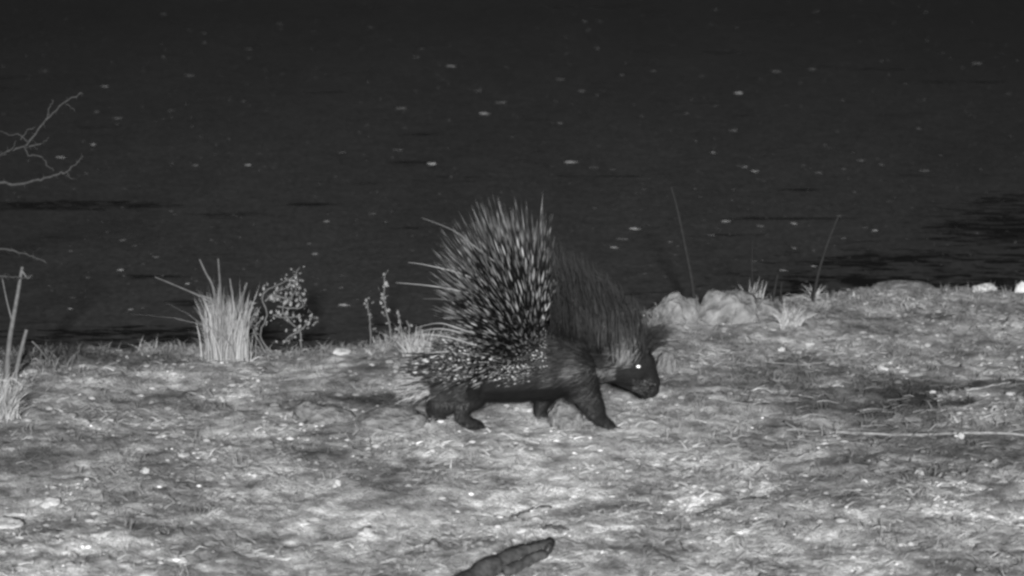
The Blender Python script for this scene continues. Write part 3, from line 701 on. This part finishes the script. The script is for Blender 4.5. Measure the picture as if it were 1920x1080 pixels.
for j in range(4):
    rr = [.0, .5, .85, 1.0][j]; dep = [-.006, -.004, .001, .006][j]
    for k_ in range(n_e):
        a = 2*math.pi*k_/n_e; ev_.append(c + Vector((math.cos(a)*.012*rr-.004, -.006-dep*.6, math.sin(a)*.017*rr+.004)))
for j in range(3):
    for k_ in range(n_e): ef_.append((j*n_e+k_, j*n_e+(k_+1) % n_e, (j+1)*n_e+(k_+1) % n_e, (j+1)*n_e+k_))
base = len(ev_)
for k_ in range(n_e):
    a = 2*math.pi*k_/n_e; ev_.append(c + Vector((math.cos(a)*.008-.003, .008, math.sin(a)*.010)))
for k_ in range(n_e): ef_.append((3*n_e+k_, 3*n_e+(k_+1) % n_e, base+(k_+1) % n_e, base+k_))
build('ear', ev_, ef_, M_SKIN, pc)
wb = Buf(); loc, nor = hit(1219, 722)
for _ in range(16):
    d = Vector((random.uniform(-.2, .7), random.uniform(-1, -.3), random.uniform(-.9, .2))).normalized(); L = random.uniform(.03, .07); p0 = loc + rv(.004)
    wb.tube([p0, p0+d*L*.5, p0+d*L+Vector((-.01, 0, -.01))], [.0005, .0004, .0001], 3, .03)
o = wb.obj('whiskers', M_HAIR, pc); o['kind'] = 'stuff'
# mouth: nostril and lip line sit on the muzzle as dark folds
mb = Buf(); mp_ = [hit(a, b_)[0] for a, b_ in ((1186, 731), (1197, 736), (1207, 739), (1215, 744))]
mb.tube([q + Vector((0, -.0005, 0)) for q in mp_], [.0012, .0018, .0018, .001], 5); mb.obj('mouth', M_EYED, pc)
try: ball('nostril', hit(1228, 722)[0], .0035, M_EYED, pc, (1, .6, 1.3), 2)
except Exception: pass

# --- short coat
hb = Buf(); polys = bmesh_.polygons; vs_ = bmesh_.vertices
areas = np.array([p.area for p in polys]); cum = np.cumsum(areas); cum /= cum[-1]
idx = np.searchsorted(cum, rng.rand(38000))
for i in idx:
    p = polys[int(i)]; c = p.center + feet; n = p.normal; x_, y_ = px_of(c)
    bk = Vector((-1, 0, -.25)); L = random.uniform(.014, .03); tone = random.uniform(.004, .012)*(1+.9*fbm(c.x, c.z, 18, 2, 3))
    if x_ > 1135: # head
        L = random.uniform(.005, .012); bk = Vector((-.8, 0, .5)) if x_ > 1185 else Vector((-1, 0, -.1)); tone = random.uniform(.005, .013)
        if 1188 < x_ < 1226 and 712 < y_ < 736: tone = random.uniform(.07, .13)     # paler muzzle
        if 1140 < x_ < 1190 and 640 < y_ < 688 and random.random() < .9: tone = random.uniform(.04, .12); L *= 2.4   # pale hair behind the eye
    if 1100 < x_ < 1158 and 690 < y_ < 713: tone = random.uniform(.04, .11); L = .018         # throat collar
    if x_ < 880 and y_ < 765: tone = random.uniform(.012, .05)                      # grizzled rump
    if y_ > 752: L = random.uniform(.006, .014); bk = Vector((-.45, 0, -1)); tone *= 1.5
    if 880 < x_ < 1060 and y_ > 722: tone = random.uniform(.003, .006)
    elif 960 < x_ < 1130 and y_ < 752: tone = random.choice((.006, .010, .018, .05))*random.uniform(.7, 1.3)*(1+1.2*fbm(c.x, c.z, 14, 2, 3)); L = random.uniform(.02, .042)
    if y_ > 764 and x_ < 860: tone = random.uniform(.014, .03)
    tan = (bk - n*bk.dot(n)); tan = tan.normalized() if tan.length > .05 else Vector((0, 0, -1))
    d = (tan + n*random.uniform(.12, .5) + rv(.10)).normalized(); s = d.cross(n).normalized() if d.cross(n).length > .01 else Vector((0, 1, 0))
    p1 = c + d*L*.5; p2 = c + (d + tan*.25).normalized()*L
    hb.blade([c - n*.001, p1, p2], random.uniform(.0010, .0022), s, tone)
o = hb.obj('fur', M_HAIR, pc); o['kind'] = 'stuff'; o['label'] = 'short dark bristly coat, paler on rump and throat'

# --- quills
def prof_r(t_): return (.42 + 1.1*t_ if t_ < .4 else .86*(1-((t_-.4)/.6)**1.6)+.04)
def bands(kind, t_):
    r_ = random.Random(kind*7)
    if kind % 4 == 3: return .005 if t_ < .34 else (.26 if t_ < .44 else (.004 if t_ < .88 else .16))
    if kind % 4 == 2: return .005 if t_ < .80 else .20           # dark with pale end
    b0 = .08 + .10*(kind % 3); seq = [(b0, .005), (b0+.08, .34), (b0+.28, .004), (b0+.37, .30), (b0+.57, .004), (b0+.65, .18), (.94, .004), (9, .13)]
    for lim, v in seq:
        if t_ < lim: return v
QM = []; NR = 20
QGEO = []
for kind in range(8):
    b_ = Buf(); cv = random.uniform(-.06, .06); pts = []; rd = []; tn = []
    for i in range(NR):
        t_ = i/(NR-1); pts.append(Vector((cv*math.sin(t_*math.pi*.5)**2, 0, t_))); rd.append(prof_r(t_)); tn.append(bands(kind, t_))
    QGEO.append((pts, rd, tn))
    b_.tube(pts, [r*.0019/.2 for r in rd], 4, tones=tn)
    QM.append(mesh('quill', b_.v, b_.f, M_QUILL, True, {'tone': b_.a}))
RA = [(62, 90), (70, 120), (78, 190), (84, 245), (90, 282), (98, 300), (106, 297), (115, 286), (125, 276), (135, 260), (148, 212), (158, 168), (168, 158), (176, 178), (184, 215), (190, 262), (197, 200), (205, 150)]
RAX = [a for a, _ in RA]; RAY = [b_ for _, b_ in RA]
CX, CY = 1003, 652
def quill_spec():
    while True:
        a = random.triangular(74, 204, 122) if random.random() < .6 else random.uniform(76, 203)
        R_ = float(np.interp(a, RAX, RAY)); be = math.radians(random.gauss(-18, 36))
        if abs(be) > 1.25: continue
        ar = math.radians(a); d = Vector((math.cos(ar), 0, math.sin(ar)))
        k_ = random.uniform(.15, 1.0)
        rb = (40 + 75*k_)*M; base = Q(CX, CY+8) + d*rb*math.cos(be) + Vector((0, math.sin(be)*.115, 0))
        if a > 165: base += Vector((-random.uniform(0, 50)*M, 0, 0))
        tipR = R_*M*random.choice((random.uniform(.78, 1.03), random.uniform(.45, 1.0)))
        be2 = be*.85; dirv = (d*math.cos(be2) + Vector((0, math.sin(be2), 0)) + rv(.08)).normalized()
        L = tipR - rb*.9
        if base.z + dirv.z*L > Q(CX, 352).z: continue
        if a > 165: L -= .02
        if L < .05: continue
        return base, dirv, L, a, be
specs = [quill_spec() for _ in range(1500)]
specs.sort(key=lambda s_: -(s_[2]*(1.0 if s_[4] < .2 else .3) + (0.1 if s_[4] < -.2 else 0)))
n_obj = 280
step = specs[:n_obj]
def qrot(d):
    q = d.to_track_quat('Z', 'Y'); return q @ Matrix.Rotation(random.uniform(0, 6.28), 3, 'Z').to_quaternion()
for base, d, L, a, be in step:
    kd = random.choice((0, 1, 4, 5, 2, 3, 2, 1, 6, 6)); o = bpy.data.objects.new('quill', QM[kd]); place(o, pc, base)
    o.rotation_mode = 'QUATERNION'; o.rotation_quaternion = qrot(d); th = random.uniform(.75, 1.25)*.2; o.scale = (th, th, L)
qb = Buf()
for base, d, L, a, be in specs[n_obj:]:
    kd = random.choice((0, 1, 4, 5, 2, 6)); pts, rd, tn = QGEO[kd]; q = qrot(d).to_matrix(); th = random.uniform(.75, 1.2)
    P_ = [base + q @ Vector((p.x*L, p.y, p.z*L)) for p in pts]; tm = random.choice((.1, .6, 1.1, 1.6))
    qb.tube(P_, [r*.0020*th for r in rd], 4, tones=[v*tm for v in tn])
# short flank quills lying backwards, white tipped
for _ in range(900):
    x_ = random.uniform(835, 1030); y_ = random.uniform(600, 712) ; h_ = hit(x_, y_)
    if h_[0] is None: continue
    c, n = h_; L = random.uniform(.03, .075)
    d = (Vector((-1, 0, random.gauss(.02+(690-y_)*.006, .10))) + n*random.uniform(.25, .6)).normalized()
    kd = random.choice((2, 0, 2, 4)); pts, rd, tn = QGEO[kd]; q = qrot(d).to_matrix()
    tm = random.choice((.4, 1.0, 1.5, 1.9)); qb.tube([c + q @ Vector((p.x*L, p.y, p.z*L)) for p in pts], [r*.0017 for r in rd], 4, tones=[v*tm for v in tn])
o = qb.obj('quill_coat', M_QUILL, pc); o['kind'] = 'stuff'; o['label'] = 'dense speckled coat of shorter banded quills on back and flank'
# dark white-tipped quills sweeping back over the rump
rb_ = Buf()
for _ in range(130):
    base = Q(random.uniform(800, 880), random.uniform(662, 712), random.gauss(-.04, .05)); a = random.gauss(math.radians(187), .14)
    d = Vector((math.cos(a), random.gauss(-.05, .18), math.sin(a))).normalized(); L = random.uniform(.06, .12); q = qrot(d).to_matrix(); pts, rd, tn = QGEO[random.choice((2, 6, 0, 2))]
    rb_.tube([base + q @ Vector((p.x*L, p.y, p.z*L)) for p in pts], [r_*.0020 for r_ in rd], 4, tones=[v*1.5 for v in tn])
o = rb_.obj('rump_quills', M_QUILL, pc); o['kind'] = 'stuff'; o['label'] = 'dark white-tipped quills sweeping back over the rump'
# long thin pale quills standing out behind
def long_quill(q, r=1.3, dy=-.03, tone=.24):
    pts2 = bez(q, 5); L = len(pts2); b_ = Buf()
    b_.tube([Q(a, c, dy) for a, c in pts2], [max(.25, r*(1-.75*i/(L-1)))*M for i in range(L)], 4, tones=[tone*(1 if i < L*.6 else .8) for i in range(L)])
    o = b_.obj('long_quill', M_QUILL, pc)
long_quill([(940, 500), (890, 462), (850, 432), (790, 408)], 1.6, -.05, .12)
long_quill([(930, 545), (870, 515), (800, 497), (765, 492)], 1.6, -.06, .20)
long_quill([(930, 560), (850, 543), (800, 535), (742, 530)], 1.5, -.07, .25)
long_quill([(900, 575), (838, 562), (790, 560)], 1.2, -.05, .07)
long_quill([(900, 630), (850, 612), (820, 606), (780, 614)], 1.3, -.07, .25)
long_quill([(910, 640), (850, 620), (810, 617), (770, 628)], 1.3, -.08, .25)
long_quill([(900, 650), (840, 632), (800, 627), (775, 629)], 1.3, -.09, .25)
long_quill([(900, 668), (850, 660), (815, 661), (795, 662)], 1.3, -.10, .28)
# tail: bundle of short white hollow quills
tb = Buf()
for _ in range(800):
    base = Q(random.uniform(768, 812), random.uniform(704, 742), random.uniform(-.04, .03)); a = random.gauss(math.radians(193), .30)
    d = Vector((math.cos(a), random.gauss(0, .25), math.sin(a))).normalized(); L = random.uniform(.02, .055); tn = random.choice((.34, .28, .22, .18, .05)) if random.random() < .8 else .015
    tb.tube([base + d*L*f for f in (0, .4, .8, 1)], [.0006, .0010, .0009, .0003], 3, tn)
o = tb.obj('tail_quills', M_QUILL, pc); o['kind'] = 'stuff'; o['label'] = 'bundle of short white tail quills'
# crest: long swept-back bristles on nape and head
cb = Buf()
ENV = [(1020, 430), (1050, 445), (1090, 470), (1130, 500), (1170, 535), (1200, 560), (1240, 595)]
for _ in range(1050):
    xr = random.uniform(1035, 1212); yr = np.interp(xr, [1035, 1110, 1170, 1212], [632, 648, 660, 668]) + random.uniform(-10, 14); lat = random.gauss(0, .035)
    xt = xr + random.gauss(-14, 16) - (10 if xr < 1120 else 0); ye = np.interp(xt, [e[0] for e in ENV], [e[1] for e in ENV]); f = random.betavariate(4, 1.6); yt = yr + (ye-yr)*min(1, f*1.03)
    mx_ = xr + (xt-xr)*.25 + random.gauss(3, 3); my = yr + (yt-yr)*.5; lt = lat + random.gauss(0, .03)
    pa, pm, pt = Q(xr, yr, lat), Q(mx_, my, (lat+lt)/2), Q(xt, yt, lt)
    tip = random.choice((.008, .014, .02, .035)); bs = random.uniform(.010, .022)*(2.4 if xr > 1085 else 1)
    if 1120 < xr < 1195 and random.random() < .5: bs = random.uniform(.05, .10)
    cb.tube([pa, pa*.55+pm*.45, pm, pm*.5+pt*.5+Vector((.001, 0, 0)), pt], [.0008, .0009, .0008, .0006, .0002], 3, tones=[bs, bs*.9, (bs+tip)/2, tip, tip])
for _ in range(420):   # pale hair smear behind the eye and at the throat
    if random.random() < .6:
        x_, y_ = random.triangular(1145, 1192, 1160), random.uniform(648, 690); e = (x_+random.uniform(-4, 18), y_-random.uniform(10, 26)); tn = random.uniform(.08, .22)
    else:
        x_, y_ = random.uniform(1104, 1156), random.uniform(692, 704); e = (x_-random.uniform(4, 18), y_+random.uniform(-4, 8)); tn = random.uniform(.04, .12)
    h_ = hit(x_, y_)[0]
    if h_ is None: continue
    q = at_y(e[0], e[1], h_.y - .006)
    cb.tube([h_, h_*.5+q*.5+Vector((0, -.004, 0)), q], [.0008, .0007, .0002], 3, tn)
for _ in range(650):   # forelock
    pa = Q(random.uniform(1182, 1222), random.uniform(634, 668), random.gauss(0, .02)); e = Q(random.triangular(1205, 1272, 1232), random.uniform(604, 652), random.gauss(0, .03)); mid = pa*.5+e*.5+Vector((0, 0, .008))
    cb.tube([pa, mid, e], [.0009, .0008, .0002], 3, random.uniform(.008, .022))
o = cb.obj('crest', M_HAIR, pc); o['kind'] = 'stuff'; o['label'] = 'long dark crest of swept-back bristles on head and nape'
